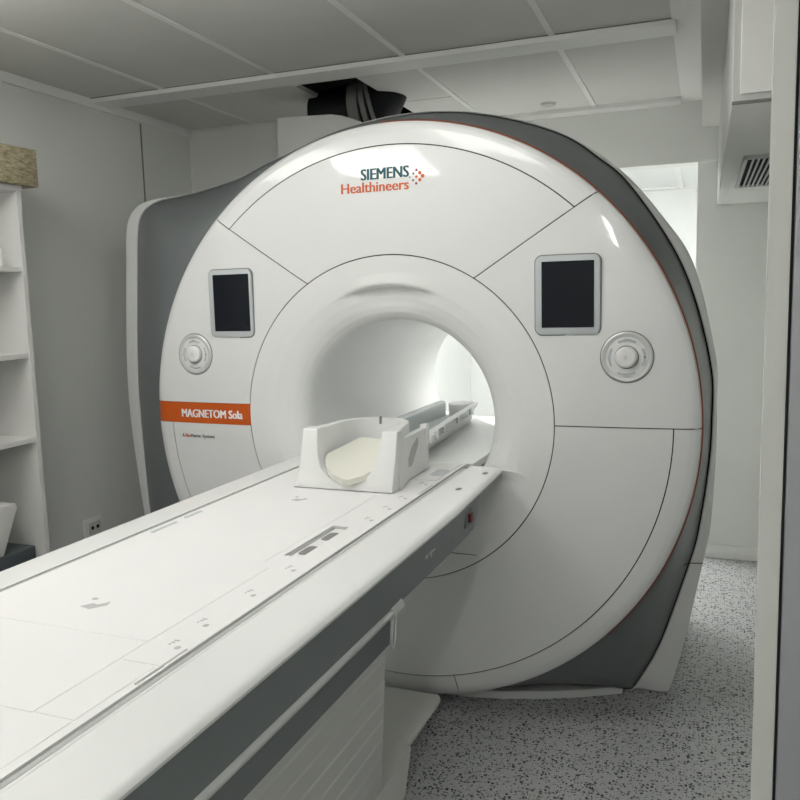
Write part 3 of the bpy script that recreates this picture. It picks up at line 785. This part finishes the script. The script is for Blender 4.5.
# ventilation duct housing top right
vd = thing('ventilation_duct', 'light grey boxed ventilation duct with a grille, hung below the ceiling at right', 'duct', (1.28, .8, .87), room=True)
VX, VY0, VY1, VZ = 1.076, -.43, 2.098, .872
bm = B(); box(bm, VX, 1.498, VY0, VY1, VZ, CE - .147, .001)
obj('duct_housing', bm, 'duct', vd, room=True)
bm = B(); box(bm, VX + .017, 1.49, VY0 - .006, VY0 + .002, VZ + .018, CE - .15, .001); obj('access_panel', bm, 'rail', vd, room=True)
bm = B(); box(bm, VX - .001, 1.498, VY0 - .0015, VY0 + .012, VZ - .003, VZ + .003); obj('edge_strip', bm, 'strap', vd, room=True)
bm = B(); box(bm, VX + .002, 1.49, VY0 + .02, VY1 - .01, VZ - .001, VZ + .002); obj('underside_panel', bm, 'wall', vd, room=True)
g0, g1 = .42, 1.28
bm = B()
for a in ((1.138, 1.40, g0, g0 + .03), (1.138, 1.40, g1 - .03, g1), (1.138, 1.152, g0, g1), (1.386, 1.40, g0, g1)): box(bm, a[0], a[1], a[2], a[3], VZ - .012, VZ - .001, .001)
gr = obj('grille_frame', bm, 'duct', vd, room=True)
bm = B(); box(bm, 1.152, 1.386, g0 + .03, g1 - .03, VZ - .0035, VZ - .0025); obj('grille_opening', bm, 'void', gr, room=True)
xx = 1.152 + .016
while xx < 1.38:
    bm = B(); box(bm, xx, xx + .005, g0 + .03, g1 - .03, VZ - .012, VZ - .003); obj('grille_slat', bm, 'rail', gr, room=True); xx += .0175

bm = B(); box(bm, -.03, .03, .45, 1.40, .330, .338)
M['borelamp'] = mat('bore_light', (.9, .9, .9), .5, emit=(1, 1, .97), estr=0.9)
bl_ = obj('bore_light', bm, 'borelamp', sc)
# ceiling lights, some of them added fill (above and behind the viewpoint, out of frame)
def lamp(x0, x1, y0, y1, z, power, label, col=(1, .985, .95)):
    t = thing('ceiling_light', label, 'ceiling light', ((x0 + x1) / 2, (y0 + y1) / 2, z), room=True)
    b = B()
    for a in ((x0, x1, y0, y0 + .02), (x0, x1, y1 - .02, y1), (x0, x0 + .02, y0, y1), (x1 - .02, x1, y0, y1)): box(b, a[0], a[1], a[2], a[3], z - .012, z)
    obj('light_frame', b, 'rail', t, room=True)
    key = 'lamp_%g' % power
    if key not in M: M[key] = mat(key, (.9, .9, .9), .5, emit=col, estr=power)
    b = B(); box(b, x0 + .02, x1 - .02, y0 + .02, y1 - .02, z - .075, z - .012, .01); obj('light_diffuser', b, key, t, room=True)
lamp(-1.02, -.44, -1.95, -1.35, CE, 3.6, 'square ceiling light over the foot of the table, left one')
lamp(-.05, .55, -1.10, -.50, CE, 2.2, 'square ceiling light above the table in front of the scanner')
lamp(-1.35, -.785, -1.25, -.65, CE, 2.4, 'unseen square fill light added to brighten the left wall')  # added fill, lifts the left wall; no known fixture here
lamp(.90, 1.45, -3.0, -2.4, CE, 9, 'unseen square fill light added beside the viewpoint for the scanner front')  # added front fill for the scanner face and jamb, not a known fixture
lamp(.90, 1.45, -3.9, -3.3, CE, 18, 'unseen square fill light added behind the viewpoint for the scanner front')  # second added front fill, brightens the lower disc; kept off its reflections
lamp(-.8, 1.6, 2.3, 2.9, 1.31, 5.5, 'wide ceiling light in the bright room beyond the opening')

# ================================================================== camera, world
f, yaw, pitch, roll = 810.3055657, 0.38036947, 0.1249833, -0.02612013
fw = Vector((-sin(yaw) * cos(pitch), cos(yaw) * cos(pitch), -sin(pitch)))
rt = Vector((cos(yaw), sin(yaw), 0)); up = rt.cross(fw)
r_ = rt * cos(roll) + up * sin(roll); u_ = -rt * sin(roll) + up * cos(roll)
cd = bpy.data.cameras.new('camera'); co = bpy.data.objects.new('camera', cd); COL.objects.link(co)
mw = Matrix((r_, u_, -fw)).transposed().to_4x4(); mw.translation = Vector((1.07541, -2.59928525, .42475 + OZ)); co.matrix_world = mw
cd.sensor_width = 36; cd.lens = f / 800 * 36; cd.clip_start = .02
S.camera = co
w = bpy.data.worlds.new('world'); S.world = w; w.use_nodes = True
w.node_tree.nodes['Background'].inputs[0].default_value = (.02, .02, .02, 1)
S.view_settings.view_transform = 'Standard'; S.view_settings.look = 'None'; S.view_settings.gamma = 1
S.view_settings.exposure = 1.55
S.view_settings.use_curve_mapping = False
for o in S.objects:
    if '_o' in o: del o['_o']
